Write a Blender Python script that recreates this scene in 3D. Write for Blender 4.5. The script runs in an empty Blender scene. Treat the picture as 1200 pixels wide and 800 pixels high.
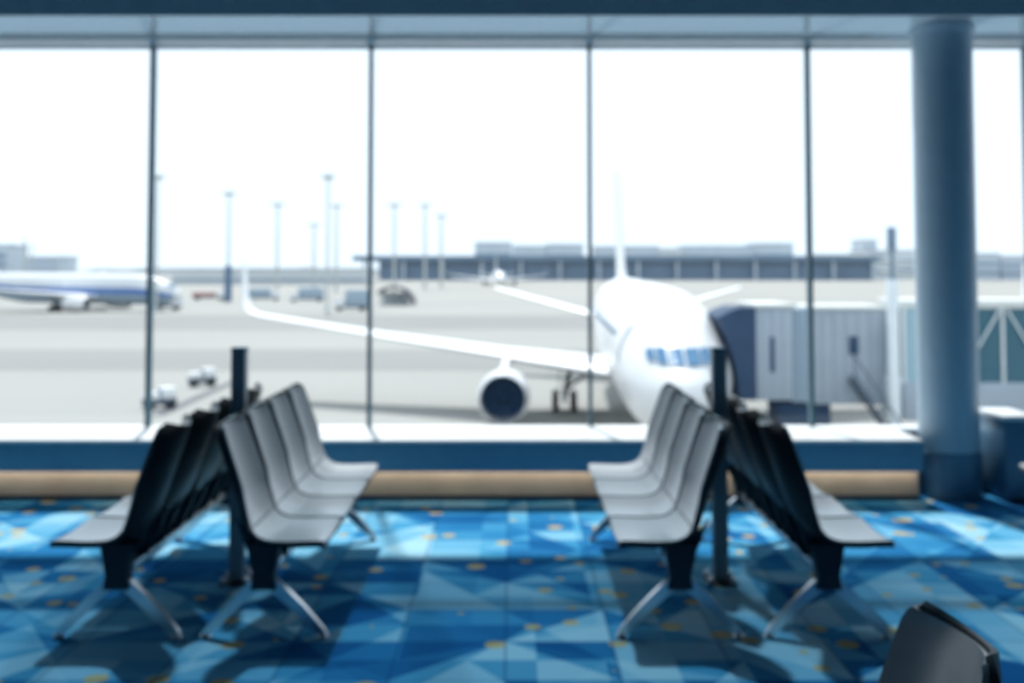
import bpy, bmesh, math, random
from mathutils import Vector, Matrix
random.seed(7)
S = bpy.context.scene
C = S.collection
PI = math.pi
G0 = -6.75                 # level of the apron outside (departure floor is z = 0)

# ------------------------------------------------------------------ materials
def mat(name, col, rough=.5, metal=0., var=.08, scale=8., spec=.5, coat=0., bump=0.):
    m = bpy.data.materials.new(name); m.use_nodes = True
    nt = m.node_tree; b = nt.nodes['Principled BSDF']
    tc = nt.nodes.new('ShaderNodeTexCoord')
    nz = nt.nodes.new('ShaderNodeTexNoise'); nz.inputs['Scale'].default_value = scale; nz.inputs['Detail'].default_value = 3
    nt.links.new(tc.outputs['Object'], nz.inputs['Vector'])
    r = nt.nodes.new('ShaderNodeValToRGB')
    r.color_ramp.elements[0].position = .3; r.color_ramp.elements[1].position = .7
    r.color_ramp.elements[0].color = (*[max(0, c*(1-var)) for c in col], 1)
    r.color_ramp.elements[1].color = (*[min(1, c*(1+var)) for c in col], 1)
    nt.links.new(nz.outputs['Fac'], r.inputs['Fac'])
    nt.links.new(r.outputs['Color'], b.inputs['Base Color'])
    b.inputs['Roughness'].default_value = rough; b.inputs['Metallic'].default_value = metal
    b.inputs['Specular IOR Level'].default_value = spec
    b.inputs['Coat Weight'].default_value = coat; b.inputs['Coat Roughness'].default_value = .3
    if bump:
        bp = nt.nodes.new('ShaderNodeBump'); bp.inputs['Strength'].default_value = bump; bp.inputs['Distance'].default_value = .01
        nt.links.new(nz.outputs['Fac'], bp.inputs['Height']); nt.links.new(bp.outputs['Normal'], b.inputs['Normal'])
    return m

def pane_mat(name, tint=(1, 1, 1), refl=.06):
    m = bpy.data.materials.new(name); m.use_nodes = True
    nt = m.node_tree; nt.nodes.clear()
    o = nt.nodes.new('ShaderNodeOutputMaterial')
    t = nt.nodes.new('ShaderNodeBsdfTransparent'); t.inputs['Color'].default_value = (*tint, 1)
    g = nt.nodes.new('ShaderNodeBsdfGlossy'); g.inputs['Roughness'].default_value = .02
    lw = nt.nodes.new('ShaderNodeLayerWeight'); lw.inputs['Blend'].default_value = .5
    pw = nt.nodes.new('ShaderNodeMath'); pw.operation = 'POWER'; pw.inputs[1].default_value = 5
    f = nt.nodes.new('ShaderNodeMath'); f.operation = 'MULTIPLY_ADD'; f.inputs[1].default_value = .4; f.inputs[2].default_value = .02
    nt.links.new(lw.outputs['Facing'], pw.inputs[0]); nt.links.new(pw.outputs[0], f.inputs[0])
    mx = nt.nodes.new('ShaderNodeMixShader')
    nt.links.new(f.outputs[0], mx.inputs[0]); nt.links.new(t.outputs[0], mx.inputs[1]); nt.links.new(g.outputs[0], mx.inputs[2])
    nt.links.new(mx.outputs[0], o.inputs['Surface'])
    return m

def led_mat(name, col, power):
    m = bpy.data.materials.new(name); m.use_nodes = True
    b = m.node_tree.nodes['Principled BSDF']
    b.inputs['Emission Color'].default_value = (*col, 1); b.inputs['Emission Strength'].default_value = power
    return m

def frosted_mat(name, col, clear=0.):
    m = bpy.data.materials.new(name); m.use_nodes = True
    nt = m.node_tree; nt.nodes.clear()
    o = nt.nodes.new('ShaderNodeOutputMaterial')
    d = nt.nodes.new('ShaderNodeBsdfDiffuse'); d.inputs['Color'].default_value = (*col, 1)
    t = nt.nodes.new('ShaderNodeBsdfTranslucent'); t.inputs['Color'].default_value = (*col, 1)
    mx = nt.nodes.new('ShaderNodeMixShader'); mx.inputs[0].default_value = .7
    nt.links.new(d.outputs[0], mx.inputs[1]); nt.links.new(t.outputs[0], mx.inputs[2]); last = mx
    if clear:
        tr = nt.nodes.new('ShaderNodeBsdfTransparent'); m2 = nt.nodes.new('ShaderNodeMixShader'); m2.inputs[0].default_value = clear ** .5
        nt.links.new(mx.outputs[0], m2.inputs[1]); nt.links.new(tr.outputs[0], m2.inputs[2]); last = m2
    nt.links.new(last.outputs[0], o.inputs['Surface'])
    return m

def carpet_mat():
    """carpet tiles: every 0.5 m tile is cut into shards of several blues, with small ochre flecks"""
    m = bpy.data.materials.new('blue_shard_carpet'); m.use_nodes = True
    nt = m.node_tree; N = nt.nodes; L = nt.links; b = N['Principled BSDF']
    def math_(op, a, bb=None, c=None):
        n = N.new('ShaderNodeMath'); n.operation = op
        for i, v in enumerate((a, bb, c)):
            if v is None: continue
            if isinstance(v, (int, float)): n.inputs[i].default_value = v
            else: L.new(v, n.inputs[i])
        return n.outputs[0]
    tc = N.new('ShaderNodeTexCoord'); sp = N.new('ShaderNodeSeparateXYZ'); L.new(tc.outputs['Object'], sp.inputs[0])
    X, Y = sp.outputs[0], sp.outputs[1]
    def shards(w, h, ox, oy):
        u = math_('DIVIDE', math_('ADD', X, ox), w); v = math_('DIVIDE', math_('ADD', Y, oy), h)
        iu, iv = math_('FLOOR', u), math_('FLOOR', v)
        fu, fv = math_('FRACT', u), math_('FRACT', v)
        par = math_('MODULO', math_('ABSOLUTE', math_('ADD', iu, iv)), 2.)
        fu2 = math_('ABSOLUTE', math_('SUBTRACT', fu, par))
        tri = math_('GREATER_THAN', math_('ADD', fu2, fv), 1.)
        cv = N.new('ShaderNodeCombineXYZ'); L.new(iu, cv.inputs[0]); L.new(iv, cv.inputs[1]); L.new(tri, cv.inputs[2])
        wn = N.new('ShaderNodeTexWhiteNoise'); wn.noise_dimensions = '3D'; L.new(cv.outputs[0], wn.inputs['Vector'])
        return wn.outputs['Value']
    s1 = shards(.5, .5, .03, .1); s2 = shards(.31, .5, .2, .35); s3 = shards(1.0, .5, .03, .1)
    mix = math_('ADD', math_('ADD', math_('MULTIPLY', s1, .45), math_('MULTIPLY', s2, .35)), math_('MULTIPLY', s3, .2))
    r = N.new('ShaderNodeValToRGB'); r.color_ramp.interpolation = 'LINEAR'
    e = r.color_ramp.elements
    e[0].position = .18; e[0].color = (.014, .12, .32, 1)
    e[1].position = .85; e[1].color = (.40, .68, .82, 1)
    for p, c in ((.38, (.03, .215, .46, 1)), (.5, (.08, .36, .60, 1)), (.64, (.21, .51, .71, 1))):
        k = e.new(p); k.color = c
    L.new(mix, r.inputs['Fac'])
    # ochre flecks
    vo = N.new('ShaderNodeTexVoronoi'); vo.inputs['Scale'].default_value = 4.2; vo.inputs['Randomness'].default_value = .9
    L.new(tc.outputs['Object'], vo.inputs['Vector'])
    near = math_('LESS_THAN', vo.outputs['Distance'], .23)
    wn2 = N.new('ShaderNodeTexWhiteNoise'); L.new(vo.outputs['Position'], wn2.inputs['Vector'])
    fleck = math_('MULTIPLY', math_('MULTIPLY', near, math_('GREATER_THAN', wn2.outputs['Value'], .2)), .8)
    mc = N.new('ShaderNodeMix'); mc.data_type = 'RGBA'
    L.new(fleck, mc.inputs[0]); L.new(r.outputs['Color'], mc.inputs[6]); mc.inputs[7].default_value = (.62, .46, .14, 1)
    # tile seams
    du = math_('ABSOLUTE', math_('SUBTRACT', math_('FRACT', math_('DIVIDE', math_('ADD', X, .03), .5)), .5))
    dv = math_('ABSOLUTE', math_('SUBTRACT', math_('FRACT', math_('DIVIDE', math_('ADD', Y, .1), .5)), .5))
    seam = math_('MULTIPLY', math_('GREATER_THAN', math_('MAXIMUM', du, dv), .487), .45)
    ms = N.new('ShaderNodeMix'); ms.data_type = 'RGBA'
    L.new(seam, ms.inputs[0]); L.new(mc.outputs[2], ms.inputs[6]); ms.inputs[7].default_value = (.01, .06, .2, 1)
    L.new(ms.outputs[2], b.inputs['Base Color'])
    b.inputs['Roughness'].default_value = 1; b.inputs['IOR'].default_value = 1.0
    fz = N.new('ShaderNodeTexNoise'); fz.inputs['Scale'].default_value = 300
    L.new(tc.outputs['Object'], fz.inputs['Vector'])
    bp = N.new('ShaderNodeBump'); bp.inputs['Strength'].default_value = .3; bp.inputs['Distance'].default_value = .004
    L.new(fz.outputs['Fac'], bp.inputs['Height']); L.new(bp.outputs['Normal'], b.inputs['Normal'])
    return m

M = {
 'carpet': carpet_mat(),
 'wall': mat('painted_wall', (.22, .27, .31), .7),
 'ceiling': mat('ceiling_panel', (.2, .3, .38), .6),
 'header': mat('light_header_paint', (.80, .84, .88), .5, var=.02),
 'frame': mat('window_frame_metal', (.62, .74, .80), .4, .1),
 'mullion': mat('mullion_metal', (.05, .14, .19), .45, .2),
 'ledge_face': mat('blue_ledge_laminate', (.15, .34, .48), .45, var=.04),
 'ledge_top': mat('white_ledge_top', (.82, .84, .84), .35, var=.03),
 'wood': mat('tan_wood_rail', (.70, .50, .34), .5, var=.12, scale=3),
 'dark_base': mat('dark_skirting', (.012, .03, .07), .6),
 'column': mat('blue_grey_column_paint', (.46, .60, .70), .32, var=.03),
 'column_base': mat('blue_column_cladding', (.10, .22, .33), .4, var=.05),
 'shell': mat('black_plastic_shell', (.008, .012, .018), .45, var=.1),
 'pad': mat('grey_vinyl', (.31, .33, .345), .30, var=.05, scale=30, bump=.03, coat=.6),
 'alu': mat('polished_aluminium', (.72, .75, .78), .28, .9, var=.04),
 'steel_dark': mat('dark_powder_coat', (.02, .03, .045), .4, .3),
 'post': mat('dark_blue_grey_post', (.30, .36, .40), .4, .0),
 'post_cap': mat('blue_post_cap', (.10, .24, .36), .4),
 'white_paint': mat('white_aircraft_paint', (.74, .75, .76), .28, var=.02, scale=.4, coat=.3),
 'grey_wing': mat('pale_wing_paint', (.80, .82, .84), .3, var=.03, scale=.5),
 'blue_paint': mat('blue_livery_paint', (.10, .20, .45), .3, var=.05),
 'cockpit': mat('dark_cockpit_glass', (.05, .17, .32), .12, var=.1, spec=.8),
 'fan': mat('dark_engine_inlet', (.008, .024, .055), .8, spec=.2),
 'lip': mat('bare_metal_lip', (.8, .82, .84), .25, .8),
 'tyre': mat('black_rubber', (.02, .022, .025), .8),
 'gear': mat('gear_strut_grey', (.16, .20, .24), .5),
 'jet_wall': mat('grey_blue_jetway_panel', (.36, .42, .485), .5, var=.05, scale=.8),
 'jet_dark': mat('dark_jetway_bellows', (.03, .065, .13), .8, var=.15, scale=1.5),
 'jet_roof': mat('pale_jetway_roof', (.66, .68, .66), .6, var=.05, scale=.8),
 'jet_glass': mat('teal_walkway_glass', (.05, .14, .19), .3, var=.08, spec=.3),
 'jet_teal': mat('pale_teal_panel', (.30, .46, .53), .4, var=.05, scale=.8),
 'white_steel': mat('white_painted_steel', (.74, .79, .81), .5),
 'concrete': mat('apron_concrete', (.275, .277, .262), .85, var=.05, scale=.03),
 'asphalt': mat('taxiway_asphalt', (.222, .225, .22), .9, var=.06, scale=.03),
 'grass': mat('dry_grass', (.305, .30, .28), .95, var=.06, scale=.02),
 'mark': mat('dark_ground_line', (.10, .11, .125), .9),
 'far_roof': mat('slate_blue_roof', (.15, .22, .30), .7, scale=.05),  # terminal roof blue lightened, distance haze in the colour
 'far_wall': mat('hazed_blue_cladding', (.23, .32, .43), .7, scale=.05),  # terminal wall lightened too, haze mixed into its base colour
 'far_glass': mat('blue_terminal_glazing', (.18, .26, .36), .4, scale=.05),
 'pale_block': mat('hazed_blue_block', (.50, .57, .64), .8, scale=.03),  # pale blue stands for aerial haze, put into the base colour
 'pale_block2': mat('hazed_grey_block', (.58, .63, .66), .8, scale=.03),  # greyer far tone, washed out by haze in the colour
 'land': mat('hazed_land', (.60, .64, .66), .9, scale=.01),  # far land paled toward the sky: haze in the colour
 'pole': mat('galvanised_mast', (.46, .48, .47), .6, .0),  # mast grey tuned to stand for distance haze
 'pole_dark': mat('dark_mast_casing', (.10, .17, .26), .6),
 'truck_white': mat('white_vehicle_paint', (.80, .81, .82), .35),
 'truck_grey': mat('grey_vehicle_paint', (.33, .42, .50), .5),
 'truck_red': mat('faded_red_vehicle_paint', (.42, .24, .22), .5),
 'truck_dark': mat('dark_vehicle_trim', (.07, .10, .14), .5),
 'shed_dark': mat('dark_brown_arched_roof', (.12, .11, .14), .6),
 'fascia': mat('dark_fascia_paint', (.52, .64, .70), .6, var=.03),
 'tinted': pane_mat('tinted_upper_glass', (.44, .55, .61)),
 'shelf': frosted_mat('fritted_shelf_glass', (.88, .82, .82), .58),
 'led': led_mat('added_warm_strip', (1, .86, .70), 10.0),  # emission for the unseen strip added under the ledge
 'frosted': frosted_mat('frosted_panel', (.86, .87, .88)),
 'glass': pane_mat('window_glass', (.97, .985, .99)),
}

# ------------------------------------------------------------------ mesh helpers
class MB:
    def __init__(s): s.bm = bmesh.new()
    def box(s, x0, x1, y0, y1, z0, z1, bevel=0, rot=None, at=None):
        r = bmesh.ops.create_cube(s.bm, size=1)
        vs = r['verts']
        for v in vs:
            v.co = Vector(((x0+x1)/2 + v.co.x*(x1-x0), (y0+y1)/2 + v.co.y*(y1-y0), (z0+z1)/2 + v.co.z*(z1-z0)))
        if bevel:
            es = list({e for v in vs for e in v.link_edges})
            rr = bmesh.ops.bevel(s.bm, geom=es, offset=bevel, segments=2, affect='EDGES', profile=.5)
            vs = list({v for v in rr['verts']} | {v for v in vs if v.is_valid})
        if rot is not None:
            bmesh.ops.transform(s.bm, matrix=Matrix.Translation(at or Vector()) @ rot @ Matrix.Translation(-(at or Vector())), verts=vs)
        return s
    def tube(s, a, b, r0, r1=None, n=12, squash=1.):
        a, b = Vector(a), Vector(b); r1 = r0 if r1 is None else r1
        d = (b-a).normalized(); up = Vector((0, 1, 0)) if abs(d.y) < .9 else Vector((1, 0, 0))
        u = (up - d*up.dot(d)).normalized(); w = d.cross(u)
        rings = []
        for p, r in ((a, r0), (b, r1)):
            rings.append([s.bm.verts.new(p + u*math.cos(2*PI*i/n)*r*squash + w*math.sin(2*PI*i/n)*r) for i in range(n)])
        for i in range(n):
            s.bm.faces.new((rings[0][i], rings[0][(i+1) % n], rings[1][(i+1) % n], rings[1][i]))
        s.bm.faces.new(rings[0][::-1]); s.bm.faces.new(rings[1])
        return s
    def loft(s, rings, cap=True, closed=True):
        rs = [[s.bm.verts.new(p) for p in ring] for ring in rings]
        n = len(rs[0])
        for A, B in zip(rs, rs[1:]):
            for i in range(n if closed else n-1):
                s.bm.faces.new((A[i], A[(i+1) % n], B[(i+1) % n], B[i]))
        if cap and closed:
            s.bm.faces.new(rs[0][::-1]); s.bm.faces.new(rs[-1])
        return s
    def lathe(s, prof, n=28, axis='z', at=(0, 0, 0), cap=True):
        """prof: (r, h) pairs turned round the axis"""
        rings = []
        for r, h in prof:
            ring = []
            for i in range(n):
                c, q = math.cos(2*PI*i/n)*r, math.sin(2*PI*i/n)*r
                p = (c, q, h) if axis == 'z' else (c, h, q) if axis == 'y' else (h, c, q)
                ring.append(Vector(p) + Vector(at))
            rings.append(ring)
        return s.loft(rings, cap=cap)
    def prism(s, pts, y0, y1, plane='xz'):
        f = (lambda p, t: (p[0], t, p[1])) if plane == 'xz' else (lambda p, t: (t, p[0], p[1])) if plane == 'yz' else (lambda p, t: (p[0], p[1], t))
        return s.loft([[f(p, y0) for p in pts], [f(p, y1) for p in pts]])
    def sheet(s, grid, thick):
        """grid of points -> closed slab; thickness goes along the grid normals"""
        nr, nc = len(grid), len(grid[0])
        P = [[Vector(p) for p in row] for row in grid]
        def nrm(i, j):
            du = P[min(i+1, nr-1)][j] - P[max(i-1, 0)][j]; dv = P[i][min(j+1, nc-1)] - P[i][max(j-1, 0)]
            n = du.cross(dv); return n.normalized() if n.length > 1e-9 else Vector((0, 0, 1))
        A = [[s.bm.verts.new(P[i][j]) for j in range(nc)] for i in range(nr)]
        B = [[s.bm.verts.new(P[i][j] + nrm(i, j)*thick) for j in range(nc)] for i in range(nr)]
        for i in range(nr-1):
            for j in range(nc-1):
                s.bm.faces.new((A[i][j], A[i][j+1], A[i+1][j+1], A[i+1][j]))
                s.bm.faces.new((B[i][j], B[i+1][j], B[i+1][j+1], B[i][j+1]))
        rim = [(0, j) for j in range(nc)] + [(i, nc-1) for i in range(1, nr)] + [(nr-1, j) for j in range(nc-2, -1, -1)] + [(i, 0) for i in range(nr-2, 0, -1)]
        for k in range(len(rim)):
            (a, b), (c, d) = rim[k], rim[(k+1) % len(rim)]
            s.bm.faces.new((A[a][b], B[a][b], B[c][d], A[c][d]))
        return s
    def build(s, name, m, parent=None, smooth=True, sharp=.6):
        bmesh.ops.recalc_face_normals(s.bm, faces=s.bm.faces)
        if smooth:
            for f in s.bm.faces: f.smooth = True
            for e in s.bm.edges:
                if len(e.link_faces) == 2 and e.calc_face_angle(0) > sharp: e.smooth = False
        me = bpy.data.meshes.new(name); s.bm.to_mesh(me); s.bm.free()
        o = bpy.data.objects.new(name, me); C.objects.link(o)
        me.materials.append(m)
        if parent is not None: o.parent = parent
        return o

def tag(o, label, cat, group=None, kind=None):
    o['label'] = label; o['category'] = cat
    if group: o['group'] = group
    if kind: o['kind'] = kind
    return o
def structure(o):
    o['kind'] = 'structure'; return o
def empty(name, loc, rz=0, label=None, cat=None, group=None):
    o = bpy.data.objects.new(name, None); C.objects.link(o); o.empty_display_size = .2
    o.location = loc; o.rotation_euler = (0, 0, rz)
    if label: tag(o, label, cat, group)
    return o
def copy_tree(o, parent=None):
    c = o.copy(); C.objects.link(c); c.parent = parent
    for ch in list(o.children): copy_tree(ch, c)
    return c

# ------------------------------------------------------------------ the room
YW = 9.27                   # plane of the window glass
XL, XR, YB = -8.6, 9.85, -5.0
ZC = 8.6                    # high ceiling; the facade is glazed up to it
floor = structure(MB().box(XL, XR, YB, 9.4, -.12, 0).build('floor', M['carpet'], smooth=False))
structure(MB().box(XL-.2, XL, YB, 9.5, -.12, ZC+.2).build('wall_left', M['wall'], smooth=False))
structure(MB().box(XR, XR+.2, YB, 9.5, -.12, ZC+.2).build('wall_right', M['wall'], smooth=False))
structure(MB().box(XL-.2, XR+.2, YB-.2, YB, -.12, ZC+.2).build('wall_back', M['wall'], smooth=False))
structure(MB().box(XL, XR, YB, 9.5, ZC, ZC+.2).build('ceiling', M['ceiling'], smooth=False))
mxs = [-2.975 + 1.808*k for k in range(-3, 8)]
# fritted glass light shelf with a dark fascia, one panel per bay
SH0, SHZ = 8.43, 3.665
structure(MB().box(XL, XR, SH0-.03, SH0, SHZ-.004, SHZ+.16).build('trim_20', M['fascia'], smooth=False))
for k in range(len(mxs)-1):
    structure(MB().box(mxs[k]+.003, mxs[k+1]-.003, SH0, 9.20, SHZ, SHZ+.01).build('trim_%d' % (k+1), M['shelf'], smooth=False))
    structure(MB().box(mxs[k]+.016, mxs[k+1]-.016, 9.26, 9.28, 3.60, 3.655).build('trim_%d' % (k+100), M['frosted'], smooth=False))
    structure(MB().box(mxs[k]+.016, mxs[k+1]-.016, YW, YW+.012, 3.705, ZC).build('window_%d' % (k+21), M['tinted'], smooth=False))
structure(MB().box(XL, XR, 9.20, 9.32, 3.655, 3.705).build('trim_21', M['frame'], smooth=False))
structure(MB().box(XL, XR, 9.24, 9.32, 3.583, 3.60).build('trim_22', M['frame'], smooth=False))
# windows: each pane with its dark mullion
for k in range(len(mxs)-1):
    w = structure(MB().box(mxs[k]+.014, mxs[k+1]-.014, YW, YW+.012, .478, 3.583).build('window_%d' % (k+1), M['glass'], smooth=False))
    m_ = MB().box(mxs[k]-.014, mxs[k]+.014, YW-.04, YW+.06, .475, 3.583)
    m_.build('mullion', M['mullion'], w, smooth=False)
    structure(MB().box(mxs[k]-.02, mxs[k]+.02, YW-.03, YW+.05, 3.583, ZC).build('trim_%d' % (k+60), M['frame'], smooth=False))
# window ledge: white top, blue face, tan rail below, dark skirting
LF = 8.53
def ledge(x0, x1, n):
    structure(MB().box(x0, x1, LF, 9.35, .449, .474, .006).build('trim_%d' % n, M['ledge_top']))
    structure(MB().box(x0, x1, LF, LF+.05, .236, .449, .004).build('trim_%d' % (n+1), M['ledge_face']))
    structure(MB().box(x0, x1, LF+.05, 8.70, .27, .285).build('trim_%d' % (n+2), M['ledge_face'], smooth=False))
    structure(MB().box(x0, x1, 8.68, 9.35, 0, .449).build('wall_window_%d' % n, M['ledge_face'], smooth=False))
    structure(MB().prism([(8.68, .27), (8.66, .27), (8.645, .04), (8.68, .04)], x0, x1, 'yz').build('trim_%d' % (n+3), M['wood'], smooth=False))
    structure(MB().box(x0, x1, 8.59, 8.605, .258, .264).build('trim_%d' % (n+4), M['led'], smooth=False))  # unseen glowing strip, added to give the tan rail its warm glow
    structure(MB().box(x0, x1, 8.64, 8.68, 0, .04).build('baseboard_window_%d' % n, M['dark_base'], smooth=False))
ledge(XL, 3.09, 30)
ledge(3.99, XR, 40)
structure(MB().box(3.09, 3.99, 9.16, 9.35, 0, .449).build('wall_niche', M['dark_base'], smooth=False))
structure(MB().box(3.09, 3.99, 9.15, 9.35, .449, .474).build('trim_50', M['ledge_top'], smooth=False))
# round column in the gap of the ledge
CX = 3.40
col = structure(MB().lathe([(.228, 0), (.228, ZC)], 48, at=(CX, 8.84, 0)).build('column', M['column']))
MB().lathe([(.235, 0), (.239, .01), (.239, .345), (.232, .355)], 48, at=(CX, 8.84, 0)).build('column_base', M['column_base'], col)
MB().lathe([(.233, 3.60), (.25, 3.63), (.25, 3.66)], 48, at=(CX, 8.84, 0)).build('column_collar', M['column'], col)

# slim blue cabinet with a white top beside the column
cb = empty('floor_cabinet', (3.835, 8.70, 0), 0, 'slim dark blue cabinet with a white top beside the round column', 'cabinet')
MB().box(-.125, .125, -.14, .36, .03, .615, .008).build('body', M['column_base'], cb)
MB().box(-.115, .115, -.12, .34, 0, .03).build('plinth', M['dark_base'], cb)
MB().box(-.135, .135, -.15, .37, .615, .65, .006).build('top_panel', M['ledge_top'], cb)

# ------------------------------------------------------------------ airport benches
PITCH = .5375
def smooth_profile(pts, n):
    """Catmull-Rom through pts, n samples"""
    out = []
    P = [pts[0]] + pts + [pts[-1]]
    m = len(pts) - 1
    for k in range(n):
        t = k/(n-1)*m; i = min(int(t), m-1); f = t - i
        p0, p1, p2, p3 = P[i], P[i+1], P[i+2], P[i+3]
        out.append(tuple(.5*((2*p1[d]) + (-p0[d]+p2[d])*f + (2*p0[d]-5*p1[d]+4*p2[d]-p3[d])*f*f + (-p0[d]+3*p1[d]-3*p2[d]+p3[d])*f**3) for d in (0, 1)))
    return out
PROFILE = [(-.268, .99), (-.237, .90), (-.202, .80), (-.165, .695), (-.125, .60), (-.075, .51), (.005, .457), (.10, .446), (.20, .448), (.27, .450), (.295, .444)]
def seat_grid(y, t0, t1, nv=26, nw=11, inset=0., lift=0.):
    prof = smooth_profile(PROFILE, 60)
    W = PITCH/2 - .012 - inset
    g = []
    for i in range(nv):
        t = t0 + (t1-t0)*i/(nv-1)
        k = t*59; a = min(int(k), 58); f = k - a
        x = prof[a][0]*(1-f) + prof[a+1][0]*f; z = prof[a][1]*(1-f) + prof[a+1][1]*f
        tx = prof[a+1][0]-prof[a][0]; tz = prof[a+1][1]-prof[a][1]; l = math.hypot(tx, tz)
        nx, nz = -tz/l, tx/l                      # points to the sitter
        if nz < 0 and t > .6: nx, nz = -nx, -nz
        if t < .6 and nx < 0: nx, nz = -nx, -nz
        back = max(0., min(1., (.55 - t)/.25))
        # rounded corners: at the top of the back and at the front lip
        w = W
        W2 = W - .03*max(0, 1 - t/.5)
        w = W2
        dt, df = t/.085, (1-t)/.06
        if dt < 1: w = W2 - .06*(1 - math.sqrt(max(0, 1-(1-dt)**2)))
        elif df < 1: w = W - .05*(1 - math.sqrt(max(0, 1-(1-df)**2)))
        row = []
        for j in range(nw):
            q = -1 + 2*j/(nw-1)
            off = lift + (.064*back + .014*(1-back))*q*q
            row.append((x + nx*off, y + q*w, z + nz*off))
        g.append(row)
    return g
def make_bench():
    root = empty('airport_bench', (0, 0, 0))
    for k in range(4):
        y = (k-1.5)*PITCH
        sh = MB().sheet(seat_grid(y, 0, 1), -.016).build('seat_shell', M['shell'], root, sharp=.9)
        MB().sheet(seat_grid(y, .012, .50, inset=.006, lift=.002), .012).build('back_pad', M['pad'], sh, sharp=.9)
        MB().sheet(seat_grid(y, .51, .985, inset=.006, lift=.002), .012).build('seat_pad', M['pad'], sh, sharp=.9)
        for q in (-.16, .145):
            MB().prism([(-.08, .482), (-.145, .57), (-.10, .44), (-.03, .30), (.04, .30), (.07, .438), (.0, .452)], y+q, y+q+.015).build('seat_bracket', M['steel_dark'], root, smooth=False)
    MB().box(-.035, .035, -.96, .96, .275, .325, .008).build('beam', M['alu'], root)
    for s in (-1, 1):
        yy = s*.965
        c = MB().prism([(-.085, .452), (-.05, .30), (-.06, .235), (.06, .235), (.05, .30), (.075, .44)], yy-.045, yy+.045)
        c.build('support_block', M['steel_dark'], root)
        for q in (-1, 1):
            l = MB()
            l.loft([[Vector((q*px + dx, yy+dy, pz + dz)) for dx, dz, dy in ring] for (px, pz), ring in (
                ((.02, .262), [(-.028*q, .02, -.022), (.02*q, .02, -.022), (.02*q, .02, .022), (-.028*q, .02, .022)][::1]),
                ((.055, .245), [(-.02*q, -.022, -.022), (.012*q, .024, -.022), (.012*q, .024, .022), (-.02*q, -.022, .022)]),
                ((.17, .135), [(-.016*q, -.02, -.019), (.016*q, .02, -.019), (.016*q, .02, .019), (-.016*q, -.02, .019)]),
                ((.262, .040), [(-.013*q, -.017, -.016), (.014*q, .015, -.016), (.014*q, .015, .016), (-.013*q, -.017, .016)]),
                ((.28, .022), [(-.015*q, -.004, -.016), (.016*q, .006, -.016), (.016*q, .006, .016), (-.015*q, -.004, .016)]))])
            lg = l.build('leg', M['alu'], root)
            MB().lathe([(.024, 0), (.026, .006), (.02, .018), (.012, .024)], 16, at=(q*.28, yy, 0)).build('foot_glide', M['alu'], lg)
    return root
GB = 'four-seat benches in the departure lounge'
bench = make_bench()
specs = [(-1.180, 6.425, 0, 'grey four-seat bench facing the central aisle beside the left dark post, pale seats toward us'),
         (-1.880, 6.425, PI, 'grey four-seat bench showing black seat backs, on the outer side of the left post'),
         (.800, 6.425, PI, 'grey four-seat bench facing the central aisle, in front of the white airliner nose'),
         (1.505, 6.425, 0, 'grey four-seat bench showing black seat backs, facing the round column'),
         (3.63, 6.425, PI, 'grey four-seat bench whose front corner peeks in before the slim blue cabinet'),
         (.697, 1.555, PI, 'dark grey bench cut off at the bottom corner of the photo, only one backrest showing')]
for i, (x, y, rz, lab) in enumerate(specs):
    o = bench if i == 0 else copy_tree(bench)
    o.location = (x, y, 0); o.rotation_euler = (0, 0, rz)
    tag(o, lab, 'bench', GB)

# posts between the back-to-back rows
def make_post():
    r = empty('power_post', (0, 0, 0))
    MB().box(-.041, .041, -.041, .041, .012, 1.29, .008).build('shaft', M['post'], r)
    MB().box(-.043, .043, -.043, .043, 1.29, 1.312, .006).build('cap', M['post_cap'], r)
    bp = MB().box(-.085, .085, -.085, .085, 0, .012, .004).build('base_plate', M['steel_dark'], r)
    for sx in (-1, 1):
        for sy in (-1, 1):
            MB().lathe([(.016, .012), (.016, .03), (.011, .042)], 12, at=(sx*.065, sy*.065, 0)).build('bolt', M['alu'], bp)
    return r
post = make_post(); post.location = (-1.545, 6.425, 0)
tag(post, 'square dark post between the benches in front of the open apron', 'post', 'dark posts between back-to-back benches')
p2 = copy_tree(post); p2.location = (1.172, 6.425, 0)
tag(p2, 'square dark post between the benches in front of the airliner nose', 'post', 'dark posts between back-to-back benches')

# ------------------------------------------------------------------ airliner
FUS = [  # station, top, bottom, half width
 (0, 3.7, 3.55, .06), (.12, 3.97, 3.2, .34), (.4, 4.25, 2.85, .72), (.9, 4.56, 2.45, 1.12), (1.6, 4.95, 2.1, 1.5), (2.4, 5.42, 1.82, 1.82),
 (3.3, 5.92, 1.62, 2.09), (4.4, 6.45, 1.48, 2.3), (5.8, 7.0, 1.4, 2.45), (7.5, 7.42, 1.36, 2.53), (10, 7.7, 1.35, 2.55), (22, 7.85, 1.4, 2.55), (36, 7.9, 1.6, 2.53),
 (40, 7.92, 2.25, 2.45), (44, 7.9, 3.15, 2.15), (48, 7.8, 4.4, 1.55), (51, 7.6, 5.35, .95), (53.4, 7.3, 6.1, .4), (54.3, 7.1, 6.5, .15)]
def fus_at(s):
    for a, b in zip(FUS, FUS[1:]):
        if s <= b[0]:
            f = (s-a[0])/(b[0]-a[0]); return [a[i]*(1-f)+b[i]*f for i in (1, 2, 3)]
    return list(FUS[-1][1:])
def fus_surface_s(x, z, lo=0., hi=8.):
    """first station whose section holds the point (x, z)"""
    for k in range(400):
        s = lo + (hi-lo)*k/399
        t, b, w = fus_at(s); c = (t+b)/2; h = (t-b)/2
        if (x/w)**2 + ((z-c)/h)**2 <= 1: return s
    return hi
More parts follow.
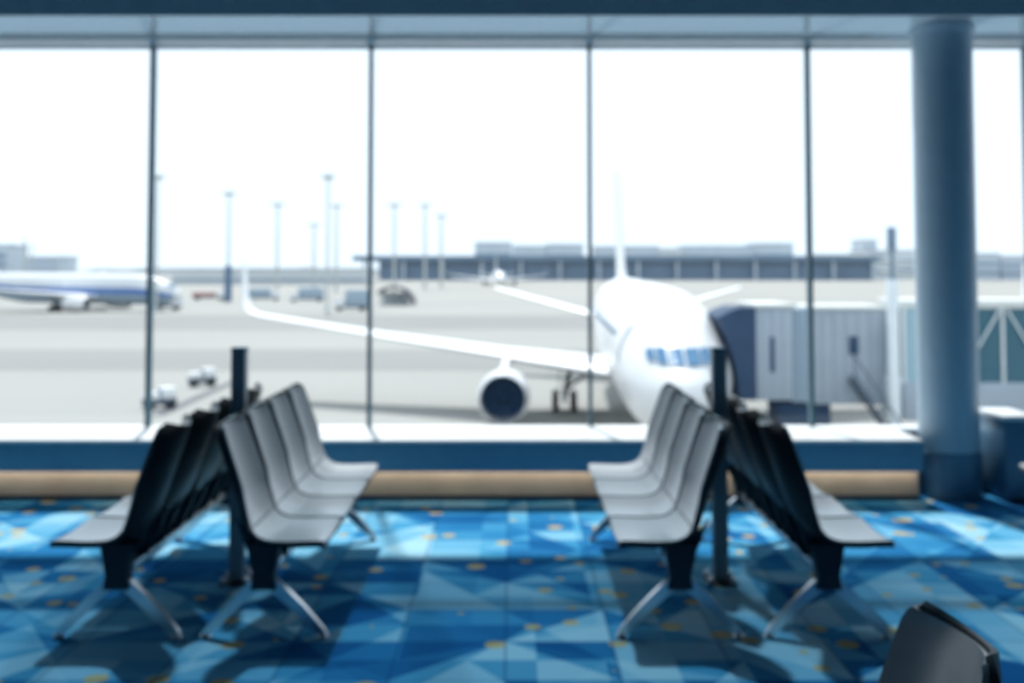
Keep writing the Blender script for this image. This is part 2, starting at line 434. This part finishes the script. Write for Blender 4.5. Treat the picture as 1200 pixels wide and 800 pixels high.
def wing_loft(mb, secs, side):
    """secs: (x, LE station, chord, z, thickness)"""
    rings = []
    for x, le, ch, z, th in secs:
        ring = []
        for t, u in ((0, 0), (.03, .35), (.12, .75), (.3, 1), (.6, .75), (.85, .35), (1, .03), (.85, -.2), (.6, -.45), (.3, -.7), (.12, -.6), (.03, -.3)):
            ring.append((side*x, le + ch*t, z + th*u*.5))
        rings.append(ring)
    return mb.loft(rings)
def airliner(loc, rz, label, stripe=None, group=None):
    root = empty('airliner', loc, rz, label, 'airplane', group)
    n = 40
    rings = []
    prev = None
    stations = []
    for a, b in zip(FUS, FUS[1:]):
        st = 2 if b[0]-a[0] > .5 else 1
        stations += [a[0] + (b[0]-a[0])*i/st for i in range(st)]
    stations.append(FUS[-1][0])
    for s in stations:
        t, b, w = fus_at(s)
        rings.append([(w*math.cos(2*PI*i/n), s, (t+b)/2 + (t-b)/2*math.sin(2*PI*i/n)) for i in range(n)])
    body = MB().loft(rings).build('fuselage', M['white_paint'], root, sharp=1.2)
    # cockpit panes: grids laid on the nose, each a part of its own
    for sgn in (-1, 1):
        for x0, x1, za0, za1, zb0, zb1 in ((.03, .58, 4.74, 5.34, 4.76, 5.36), (.64, 1.02, 4.76, 5.36, 4.80, 5.34), (1.09, 1.40, 4.82, 5.33, 4.90, 5.26)):
            g = []
            for i in range(5):
                u = i/4; x = x0+(x1-x0)*u; za = za0+(zb0-za0)*u; zb = za1+(zb1-za1)*u
                row = []
                for j in range(5):
                    z = za + (zb-za)*j/4
                    row.append((sgn*(x*1.02 + .015), fus_surface_s(x, z) - .10, z + .03))
                g.append(row)
            MB().sheet(g, .015*sgn).build('cockpit_window', M['cockpit'], root)
    # cabin windows: one row per side
    for sgn in (-1, 1):
        c = MB()
        s = 8.5
        while s < 43:
            if not (24.5 < s < 25.6):
                t, b, w = fus_at(s); z = 5.55
                x = w*math.sqrt(max(0, 1-((z-(t+b)/2)/((t-b)/2))**2))
                c.box(sgn*x-.02, sgn*x+.02, s-.13, s+.13, z-.18, z+.18)
            s += .56
        c.build('cabin_window_row', M['cockpit'], root, smooth=False)
        d = MB(); t, b, w = fus_at(6.6)
        for s in (6.2, 44.3):
            t, b, w = fus_at(s)
            rows = []
            for zz in (4.3, 4.8, 5.3, 5.8, 6.2):
                x = w*math.sqrt(max(0, 1-((zz-(t+b)/2)/((t-b)/2))**2)) + .015
                rows.append([(sgn*x, s-.5, zz), (sgn*x, s, zz), (sgn*x, s+.5, zz)])
            d.sheet(rows, .02*sgn)
        d.build('cabin_door_pair', M['grey_wing'], root)
    if stripe:
        for sgn in (-1, 1):
            rows = []
            for i in range(40):
                s = 1.2 + 46*i/39; t, b, w = fus_at(s); cz, h = (t+b)/2, (t-b)/2
                row = []
                for q in (-.35, -.2, 0., .1):
                    x = w*math.sqrt(1-q*q)
                    row.append((sgn*(x+.03), s, cz + h*q))
                rows.append(row)
            MB().sheet(rows, .012*sgn).build('livery_stripe', M['blue_paint'], root)
            rows = []
            for i in range(40):
                s = 1.2 + 46*i/39; t, b, w = fus_at(s); cz, h = (t+b)/2, (t-b)/2
                rows.append([(sgn*(w*math.sqrt(1-q*q)+.03), s, cz + h*q*1.004) for q in (-.98, -.9, -.8, -.65, -.5, -.36)])
            MB().sheet(rows, .012*sgn).build('grey_belly', M['truck_grey'], root)
    for sgn in (-1, 1):
        w_ = wing_loft(MB(), [(1.6, 17.0, 11.2, 2.85, 1.5), (2.5, 17.7, 10.3, 2.95, 1.35), (8.2, 21.4, 6.6, 3.55, .8), (16, 26.4, 4.2, 4.35, .5), (25.0, 31.7, 2.4, 5.4, .3), (25.9, 32.4, 2.2, 5.6, .26)], sgn).build('wing', M['grey_wing'], root, sharp=1.)
        # swept-up wing tip
        wl = MB()
        rg = []
        for x, le, ch, z, th in ((25.85, 32.35, 2.2, 5.58, .26), (26.3, 32.8, 1.95, 5.9, .24), (26.6, 33.4, 1.6, 6.6, .24), (27.0, 34.8, .9, 8.9, .16)):
            tx, tz = (.6, .8) if z > 5.7 else (.2, 1)
            rg.append([(sgn*(x - u*th*.8), le+ch*t, z + u*th*.3) for t, u in ((0, 0), (.1, .5), (.35, .6), (1, .05), (.35, -.6), (.1, -.5))])
        wl.loft(rg).build('winglet', M['white_paint'], w_)
        # engine
        ex, ez = 7.9, 1.68
        e = MB().lathe([(1.08, 17.4), (1.16, 16.75), (1.22, 16.55), (1.29, 16.6), (1.38, 17.0), (1.42, 17.9), (1.36, 19.6), (1.12, 21.4), (1.05, 21.6), (1.0, 21.4), (.6, 21.5)], 36, 'y', (sgn*ex, 0, ez)).build('engine_nacelle', M['white_paint'], root, sharp=1.)
        MB().lathe([(1.14, 16.9), (1.165, 16.7), (1.22, 16.52), (1.29, 16.55), (1.335, 16.75), (1.30, 16.78)], 36, 'y', (sgn*ex, 0, ez), cap=False).build('inlet_lip', M['lip'], e)
        f_ = MB().lathe([(1.13, 16.95), (1.13, 17.15), (.3, 17.1), (.3, 17.0)], 36, 'y', (sgn*ex, 0, ez))
        for k in range(24):
            a = 2*PI*k/24
            f_.box(sgn*ex+.25, sgn*ex+1.1, 16.92, 16.97, ez-.06, ez+.06, rot=Matrix.Rotation(a, 4, 'Y'), at=Vector((sgn*ex, 16.95, ez)))
        f_.build('fan', M['fan'], e)
        MB().lathe([(.02, 16.5), (.14, 16.6), (.28, 16.85), (.32, 17.0)], 20, 'y', (sgn*ex, 0, ez)).build('spinner', M['fan'], e)
        MB().lathe([(.75, 21.2), (.62, 22.4), (.45, 22.9), (.2, 23.4), (.03, 23.8)], 24, 'y', (sgn*ex, 0, ez)).build('exhaust_cone', M['gear'], e)
        MB().prism([(17.6, ez+1.35), (20.5, ez+1.2), (23.5, ez+1.2), (24, 3.3), (21.5, 3.5), (19.5, ez+1.75), (18.3, ez+1.6)], sgn*ex-.17, sgn*ex+.17, 'yz').build('engine_pylon', M['white_paint'], root)
        # tailplane
        wing_loft(MB(), [(.4, 45.5, 6.2, 4.75, .7), (2.3, 46.2, 5.2, 4.95, .5), (10.3, 52.0, 2.0, 7.0, .2)], sgn).build('tailplane', M['grey_wing'], root, sharp=1.)
        # main gear
        g_ = MB().tube((sgn*4.6, 25.8, .8), (sgn*4.1, 25.8, 3.2), .17).tube((sgn*4.6, 25.8, 1.2), (sgn*2.6, 25.9, 2.6), .1).tube((sgn*4.6, 25.0, .62), (sgn*4.6, 26.7, .62), .13)
        g_.box(sgn*4.9-.03, sgn*4.9+.03, 25.2, 26.4, 1.1, 2.9)
        mg = g_.build('main_gear', M['gear'], root)
        for dx in (-.55, .55):
            for dy in (-.7, .7):
                MB().lathe([(.25, -.2), (.5, -.2), (.57, -.1), (.57, .1), (.5, .2), (.25, .2)], 20, 'x', (sgn*4.6+dx, 25.85+dy, .57)).build('wheel', M['tyre'], mg)
    # nose gear
    ng = MB().tube((0, 5.4, .5), (0, 5.8, 2.3), .12).tube((-.3, 5.4, .47), (.3, 5.4, .47), .07).build('nose_gear', M['gear'], root)
    for dx in (-.3, .3):
        MB().lathe([(.2, -.14), (.42, -.14), (.47, -.07), (.47, .07), (.42, .14), (.2, .14)], 20, 'x', (dx, 5.4, .47)).build('wheel', M['tyre'], ng)
    # fin: thin aerofoil swept back
    rg = []
    for z, le, ch, th in ((7.3, 40.5, 11.6, .9), (8.6, 43.3, 9.0, .7), (12, 46.5, 6.6, .5), (16.6, 50.8, 3.6, .28)):
        rg.append([(u*th*.5, le+ch*t, z) for t, u in ((0, 0), (.06, .55), (.3, 1), (.7, .6), (1, .05), (.7, -.6), (.3, -1), (.06, -.55))])
    MB().loft(rg).build('tail_fin', M['white_paint'], root, sharp=1.)
    return root
GA = 'airliners parked outside'
yaw = math.atan2(-(8.85-6.74), 52)
airliner((6.74, 43, G0), yaw, 'large white airliner parked nose toward the window with the boarding bridge at its door', group=GA)
airliner((-67.5, 231, G0), math.radians(78), 'distant white airliner with a blue stripe, cut by the left frame edge', stripe=True, group=GA)
airliner((-5.5, 585, G0), math.radians(4), 'tiny far white airplane in front of the long dark terminal roof', group=GA)

# ------------------------------------------------------------------ boarding bridge
jb = empty('boarding_bridge', (10.1, 48.3, G0), 0, 'grey boarding bridge with a dark bellows against the white airliner', 'boarding bridge')
# ribbed bellows whose mouth follows the aircraft's side
pts_l = [(-.72, 3.15), (-.80, 3.7), (-.9, 4.4), (-1.04, 5.1), (-1.2, 5.7), (-1.4, 6.2), (-1.6, 6.55)]
bl = MB()
for k in range(7):
    y0, y1 = -1.75 + k*.5, -1.75 + k*.5 + .44
    bl.prism(pts_l + [(-1.2, 6.78), (-.75, 6.95), (-.05, 6.95), (-.05, 3.15)], y0, y1)
bl.prism([(x+.06, z) for x, z in pts_l] + [(-1.15, 6.7), (-.75, 6.9), (-.05, 6.9), (-.05, 3.2)], -1.7, 1.7)
bl.build('bellows', M['jet_dark'], jb, smooth=False)
cabm = MB().box(-.05, 1.45, -1.8, 1.8, 3.15, 6.95, .05)
for k in range(3): cabm.box(.12+k*.45, .16+k*.45, -1.84, -1.78, 3.2, 6.9)
cabo = cabm.build('cab', M['jet_wall'], jb)
MB().box(.50, .68, -1.86, -1.79, 4.3, 5.75, .02).build('cab_window', M['jet_dark'], cabo)
MB().box(-.1, 1.6, -1.9, 1.9, 6.95, 7.1, .03).build('cab_roof', M['jet_roof'], jb)
rt = MB().box(1.45, 2.1, -1.6, 1.6, 3.05, 6.9, .04)
for k in range(3): rt.box(1.52+k*.2, 1.6+k*.2, -1.66, -1.58, 3.1, 6.85)
rt.build('cab_joint', M['truck_grey'], jb)
tn = MB().box(2.1, 5.35, -1.45, 1.45, 2.95, 6.85, .04)
for k in range(7): tn.box(2.2+k*.5, 2.26+k*.5, -1.50, -1.44, 3.0, 6.8)
tun = tn.build('tunnel', M['jet_wall'], jb)
MB().box(3.86, 4.22, -1.54, -1.48, 5.0, 5.75, .05).build('tunnel_window', M['jet_dark'], tun)
MB().box(2.0, 5.4, -1.55, 1.55, 6.85, 7.0, .03).build('tunnel_roof', M['jet_roof'], jb)
lc = MB().box(1.0, 3.2, -1.0, 1.0, 2.0, 3.0, .05).tube((1.4, 0, .6), (1.4, 0, 2.1), .18).tube((2.8, 0, .6), (2.8, 0, 2.1), .18).box(.9, 3.3, -.4, .4, .55, .95, .04).build('lift_bogie', M['jet_dark'], jb)
for x in (1.2, 3.0):
    MB().lathe([(.25, -.25), (.52, -.25), (.6, -.12), (.6, .12), (.52, .25), (.25, .25)], 20, 'y', (x, 0, .6)).build('wheel', M['tyre'], lc)
st = MB()
for k in range(12):
    st.box(3.8+k*.17, 4.02+k*.17, -2.3, -1.6, 4.05-k*.26, 4.10-k*.26)
st.tube((3.8, -2.32, 4.0), (5.85, -2.32, 1.0), .06).tube((3.8, -1.58, 4.0), (5.85, -1.58, 1.0), .06)
st.tube((3.8, -2.32, 5.0), (5.85, -2.32, 2.0), .03).tube((3.8, -2.32, 4.0), (3.8, -2.32, 5.0), .03).tube((5.85, -2.32, 1.0), (5.85, -2.32, 2.0), .03)
st.build('service_stair', M['truck_dark'], jb, smooth=False)

# fixed glazed walkway the bridge runs into
gw = empty('glazed_walkway', (15.6, 48.3, G0), 0, 'teal glazed walkway with a pale roof running behind the round column', 'walkway')
MB().box(.55, 15, -1.6, 1.6, 6.9, 7.25, .04).build('roof', M['jet_roof'], gw)
MB().box(.55, 15, -1.55, 1.55, 2.3, 3.85, .03).build('base_panel', M['jet_wall'], gw)
for k in range(7):
    x0 = .6 + k*2.05
    mt_ = M['jet_teal'] if k == 0 else M['jet_glass']
    MB().box(x0+.1, x0+1.95, -1.5, -1.44, 3.85, 6.9).build('glass_pane', mt_, gw, smooth=False)
for k in range(8):
    x0 = .6 + k*2.05
    MB().box(x0-.055, x0+.055, -1.56, -1.4, 3.85, 6.9).build('post', M['white_steel'], gw, smooth=False)
for k in range(1, 7):
    x0 = .6 + k*2.05
    MB().tube((x0+.15, -1.62, 3.9) if k % 2 else (x0+1.9, -1.62, 3.9), (x0+1.9, -1.62, 6.85) if k % 2 else (x0+.15, -1.62, 6.85), .045).build('brace', M['white_steel'], gw)
for x in (2.5, 8.5, 14): MB().tube((x, 0, 0), (x, 0, 2.35), .35, n=20).build('support_leg', M['jet_wall'], gw)
MB().box(.6, 15, 1.40, 1.5, 3.85, 6.9).build('rear_wall', M['jet_teal'], gw, smooth=False)

wc = empty('rotunda_column', (15.6, 46.3, G0), 0, 'tall white round post where the boarding bridge meets the glazed walkway', 'post')
MB().lathe([(.30, 0), (.26, .3), (.24, 8.0), (.2, 8.1)], 24).build('shaft', M['white_steel'], wc)
MB().lathe([(.10, 8.1), (.08, 10.1)], 16).box(-.16, .16, -.14, .14, 9.3, 10.25, .03).build('dark_lamp_head', M['far_roof'], wc)
for z in (8.9, 8.5): MB().tube((-.55, 0, z), (.9, 0, z-.2), .07).build('arm', M['pole'], wc)

# ------------------------------------------------------------------ ground outside
structure(MB().box(-1500, 1700, 10.5, 3200, G0-.3, G0).build('ground', M['concrete'], smooth=False))
structure(MB().box(-900, 900, 330, 1150, G0, G0+.02).build('grass_field', M['grass'], smooth=False))
structure(MB().box(-500, 700, 160, 212, G0, G0+.02).build('taxiway_strip', M['asphalt'], smooth=False))
structure(MB().box(-400, 600, 96, 121, G0, G0+.02).build('apron_lane', M['asphalt'], smooth=False))
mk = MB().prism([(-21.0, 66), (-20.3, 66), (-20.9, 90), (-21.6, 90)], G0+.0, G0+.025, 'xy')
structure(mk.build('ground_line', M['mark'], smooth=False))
# the terminal's own outer wall below the window
structure(MB().box(XL-.2, XR+.2, 9.4, 9.6, G0, -.12).build('wall_outer', M['wall'], smooth=False))

# ------------------------------------------------------------------ floodlight masts
def mast(px, d, top, label, casing=0, arms=.9):
    x = (px-600)*d/1320
    r = empty('floodlight_mast', (x, d, G0), 0, label, 'light mast', 'floodlight masts on the airfield')
    k = d/250.
    MB().lathe([(.42*k, 0), (.40*k, .6), (.34*k, .7), (.2*k, top-.6)], 16).build('mast', M['pole'], r)
    h = MB().lathe([(.3*k, top-1.0), (.95*k, top-.8), (.95*k, top-.55), (.3*k, top-.3)], 16)
    for a in range(6):
        c, s_ = math.cos(a*PI/3), math.sin(a*PI/3)
        h.box(c*.95*k-.28*k, c*.95*k+.28*k, s_*.95*k-.28*k, s_*.95*k+.28*k, top-1.05, top-.25)
    h.build('lamp_ring', M['pole_dark'] if False else M['pole'], r)
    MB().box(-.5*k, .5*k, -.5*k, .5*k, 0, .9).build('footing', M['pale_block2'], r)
    if casing:
        MB().lathe([(.85*k, 0), (.85*k, casing), (.4*k, casing+.8)], 16).build('dark_casing', M['pole_dark'], r)
    return r
mast(184, 229, 28.0, 'tall floodlight mast hugging the first window mullion, by the striped airliner')
mast(268, 303, 29.6, 'floodlight mast with a thick dark lower casing, beside the white winglet tip', casing=9)
mast(325, 387, 31.5, 'mid-height floodlight mast standing alone between the winglet and the tallest mast')
mast(384, 224, 27.6, 'tallest floodlight mast before the second window mullion, beside a grey loader')
mast(394, 430, 33.5, 'pale thin mast just behind the tallest floodlight mast')
mast(368, 525, 30.0, 'short pale far mast left of the tallest floodlight mast')
mast(462, 364, 30.0, 'floodlight mast rising above the end of the long terminal roof, after the second mullion')
mast(498, 480, 36.5, 'faint far mast above the terminal roof, middle one of three')
mast(517, 520, 34.0, 'faint far mast above the terminal roof, the one nearest the airliner')

# ------------------------------------------------------------------ distant buildings
def block(name, px0, px1, ytop, d, depth, m, label, group=None, bands=0, roofm=None, ybase=None):
    x0, x1 = (px0-600)*d/1320 + .4, (px1-600)*d/1320 - .4
    h = 8.5 + (316-ytop)*d/1320
    r = empty(name, ((x0+x1)/2, d, G0), 0, label, 'building', group)
    hw = (x1-x0)/2
    MB().box(-hw, hw, 0, depth, 0, h).build('wall', m, r, smooth=False)
    for k in range(bands):
        z = h*(.25 + .62*k/max(1, bands))
        MB().box(-hw*.97, hw*.97, -.25, .1, z, z+h*.10).build('window_band', M['far_glass'], r, smooth=False)
    MB().box(-hw, hw, -.8, depth+.8, h-.6, h+.35).build('roof', roofm or m, r, smooth=False)
    return r
# the long terminal across the field
d = 900
tb = empty('terminal_building', (54, d, G0), 0, 'long low dark blue terminal stretching across the far side of the field', 'building')
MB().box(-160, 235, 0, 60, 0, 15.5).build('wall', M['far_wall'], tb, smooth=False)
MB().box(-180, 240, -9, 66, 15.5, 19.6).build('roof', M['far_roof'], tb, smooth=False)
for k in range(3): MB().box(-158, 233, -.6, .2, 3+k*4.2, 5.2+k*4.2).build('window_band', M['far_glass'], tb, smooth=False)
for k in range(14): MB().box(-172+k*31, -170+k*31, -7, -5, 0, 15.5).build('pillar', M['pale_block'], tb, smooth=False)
GBk = 'pale blocks on the far skyline'
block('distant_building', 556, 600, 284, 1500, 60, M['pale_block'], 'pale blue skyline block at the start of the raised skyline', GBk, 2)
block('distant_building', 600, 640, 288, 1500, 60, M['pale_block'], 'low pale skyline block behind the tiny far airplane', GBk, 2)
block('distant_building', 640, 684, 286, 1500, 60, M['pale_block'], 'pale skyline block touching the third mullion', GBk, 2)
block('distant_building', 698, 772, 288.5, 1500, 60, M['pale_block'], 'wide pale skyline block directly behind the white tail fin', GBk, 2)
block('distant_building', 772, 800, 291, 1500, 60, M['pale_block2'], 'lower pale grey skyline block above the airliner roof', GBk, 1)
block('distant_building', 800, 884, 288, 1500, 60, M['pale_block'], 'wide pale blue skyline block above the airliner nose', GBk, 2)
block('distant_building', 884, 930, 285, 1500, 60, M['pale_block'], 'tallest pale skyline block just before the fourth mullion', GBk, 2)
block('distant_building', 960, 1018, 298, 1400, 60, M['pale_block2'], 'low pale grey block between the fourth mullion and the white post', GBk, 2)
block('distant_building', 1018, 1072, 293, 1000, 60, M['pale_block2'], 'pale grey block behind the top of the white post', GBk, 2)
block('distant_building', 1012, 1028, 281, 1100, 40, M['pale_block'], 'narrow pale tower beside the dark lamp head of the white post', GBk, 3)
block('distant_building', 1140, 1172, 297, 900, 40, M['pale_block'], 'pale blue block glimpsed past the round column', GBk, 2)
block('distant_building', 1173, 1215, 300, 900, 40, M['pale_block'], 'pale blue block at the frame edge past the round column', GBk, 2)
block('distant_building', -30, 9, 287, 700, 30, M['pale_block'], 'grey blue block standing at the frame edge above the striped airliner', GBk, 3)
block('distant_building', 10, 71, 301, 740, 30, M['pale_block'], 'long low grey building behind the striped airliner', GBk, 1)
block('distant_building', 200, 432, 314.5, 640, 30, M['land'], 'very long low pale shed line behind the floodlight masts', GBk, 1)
am = empty('antenna_mast', ((37-600)*700/1320, 690, G0), 0, 'thin twin antenna mast above the low grey building', 'antenna mast')
MB().lathe([(.9, 0), (.6, 27)], 10).build('pole', M['pole'], am)
MB().lathe([(.7, 0), (.45, 24)], 10, at=(4.5, 0, 0)).build('pole', M['pole'], am)
MB().box(-.5, 5, -.3, .3, 13, 13.8).build('crossbar', M['pole'], am)
ml = MB()
pts = [(-1300, -.5)] + [(-1300 + i*2600/60, 8.5 + 3.5*math.sin(i*.9) + 2.5*math.sin(i*2.3+1)) for i in range(61)] + [(1300, -.5)]
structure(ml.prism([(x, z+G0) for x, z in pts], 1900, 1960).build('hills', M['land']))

# ------------------------------------------------------------------ vehicles on the field
def wheels(mb_parent, xs, hw, r, m=None):
    for x in xs:
        for s in (-1, 1):
            MB().lathe([(r*.5, -.14), (r*.9, -.14), (r, -.06), (r, .06), (r*.9, .14), (r*.5, .14)], 16, 'y', (x, s*hw, r)).build('wheel', M['tyre'], mb_parent)
def tug(x, y, rz, label):
    r = empty('baggage_tug', (x, y, G0), rz, label, 'airport tug', 'white baggage tugs on the apron')
    r.scale = (.74, .74, .74)
    MB().box(-1.3, 1.3, -.62, .62, .35, .85, .06).build('chassis', M['truck_dark'], r)
    MB().prism([(-1.25, .85), (-1.2, 1.35), (-.2, 1.4), (-.2, .85)], -.6, .6).build('bonnet', M['truck_white'], r, smooth=False)
    MB().box(.05, 1.25, -.58, .58, .85, 1.75, .08).build('cab', M['truck_white'], r)
    MB().box(.0, .06, -.5, .5, 1.2, 1.62).build('windscreen', M['cockpit'], r, smooth=False)
    wheels(r, (-.85, .85), .58, .34)
tug(-21.6, 69.5, math.radians(35), 'nearer white baggage tug on the apron, by the first mullion')
tug(-22.7, 83, math.radians(30), 'farther white baggage tug at the upper end of the dark ground line')
def truck(x, y, rz, L_, h, m, label, name='service_truck', cat='truck'):
    r = empty(name, (x, y, G0), rz, label, cat, 'service trucks on the far apron')
    MB().box(-L_/2, L_/2, -1.15, 1.15, .6, .95).build('chassis', M['truck_dark'], r, smooth=False)
    MB().box(-L_/2, L_/2-2.4, -1.25, 1.25, .95, h, .08).build('cargo_box', m, r)
    MB().prism([(L_/2-2.2, .8), (L_/2, .8), (L_/2, 1.7), (L_/2-.5, 2.6), (L_/2-2.2, 2.6)], -1.2, 1.2).build('cab', M['truck_white'] if m is not M['truck_white'] else M['truck_grey'], r, smooth=False)
    MB().prism([(L_/2-.02, 1.75), (L_/2+.02, 1.75), (L_/2-.44, 2.5), (L_/2-.5, 2.5)], -1.05, 1.05).build('windscreen', M['cockpit'], r, smooth=False)
    wheels(r, (-L_/2+1.2, L_/2-1.1), 1.1, .5)
truck((307-600)*312/1320, 312, .1, 10, 3.4, M['truck_grey'], 'grey truck beyond the taxiway, between the cased mast and the lone mast')
truck((360-600)*300/1320, 300, PI+.1, 9, 3.8, M['truck_grey'], 'grey truck beyond the taxiway, just before the tallest mast')
truck((246-600)*318/1320, 318, .0, 9, 2.2, M['truck_red'], 'low dull red truck just before the cased mast')
truck((197-600)*240/1320, 240, .0, 6, 2.4, M['truck_grey'], 'small grey truck by the nose of the striped airliner')
truck((412-600)*235/1320, 235, PI, 7, 4.4, M['truck_grey'], 'high-bodied grey loader truck between the tallest mast and the second mullion')
sh = empty('arched_shelter', ((462-600)*272/1320, 272, G0), 0, 'low shelter with a dark arched roof past the second mullion', 'shelter')
def arch(k): return [(-4.6+9.6*i/12 , 1.6 + 3.1*math.sin(PI*(.28+.72*i/12)) ** .8 if i < 12 else .2) for i in range(13)]
a_ = [(5.2*math.cos(t), 4.7*math.sin(t)) for t in [PI*.78 - PI*.76*i/14 for i in range(15)]]
MB().prism(a_ + [(x*.86, z*.86) for x, z in reversed(a_)], -2, 4).build('arched_roof', M['shed_dark'], sh)
MB().box(-3.2, 3.6, 3.0, 3.3, 0, 3.0).build('rear_wall', M['pale_block2'], sh, smooth=False)
for x in (-3.1, 3.4): MB().box(x-.15, x+.15, -1.8, -1.5, 0, 2.9).build('post', M['pole'], sh, smooth=False)

# ------------------------------------------------------------------ light, sky, camera
W = bpy.data.worlds.new('sky'); S.world = W; W.use_nodes = True
bg = W.node_tree.nodes['Background']
bg.inputs['Color'].default_value = (.88, 1.0, 1.11, 1); bg.inputs['Strength'].default_value = 1.26
sun = bpy.data.lights.new('sun', 'SUN'); sun.energy = 4.8; sun.angle = math.radians(2.0); sun.color = (1, .97, .935)
so = bpy.data.objects.new('sun', sun); C.objects.link(so)
dirn = Vector((.2, -1, -1.54))
so.rotation_euler = dirn.to_track_quat('-Z', 'Y').to_euler()
so.location = (-10, 40, 60)

cam = bpy.data.cameras.new('camera'); co = bpy.data.objects.new('camera', cam); C.objects.link(co)
F = 1320.; PITCH_UP = math.radians(2.8)
cam.sensor_width = 36; cam.sensor_fit = 'HORIZONTAL'; cam.lens = F/1200*36
cy = 316 - F*math.tan(PITCH_UP)
cam.shift_y = -(400-cy)/1200
co.location = (0, 0, 1.75); co.rotation_euler = (PI/2 + PITCH_UP, 0, 0)
cam.clip_end = 5000; cam.clip_start = .05
cam.dof.use_dof = True; cam.dof.focus_distance = 1.2
cam.dof.aperture_fstop = (cam.lens/1000)/.0088
S.camera = co

S.view_settings.view_transform = 'Standard'; S.view_settings.look = 'None'
S.view_settings.gamma = 1; S.view_settings.exposure = 0; S.view_settings.use_curve_mapping = False
S.cycles.use_denoising = True
S.cycles.max_bounces = 10; S.cycles.diffuse_bounces = 6; S.cycles.transparent_max_bounces = 12
S.cycles.sample_clamp_indirect = 6
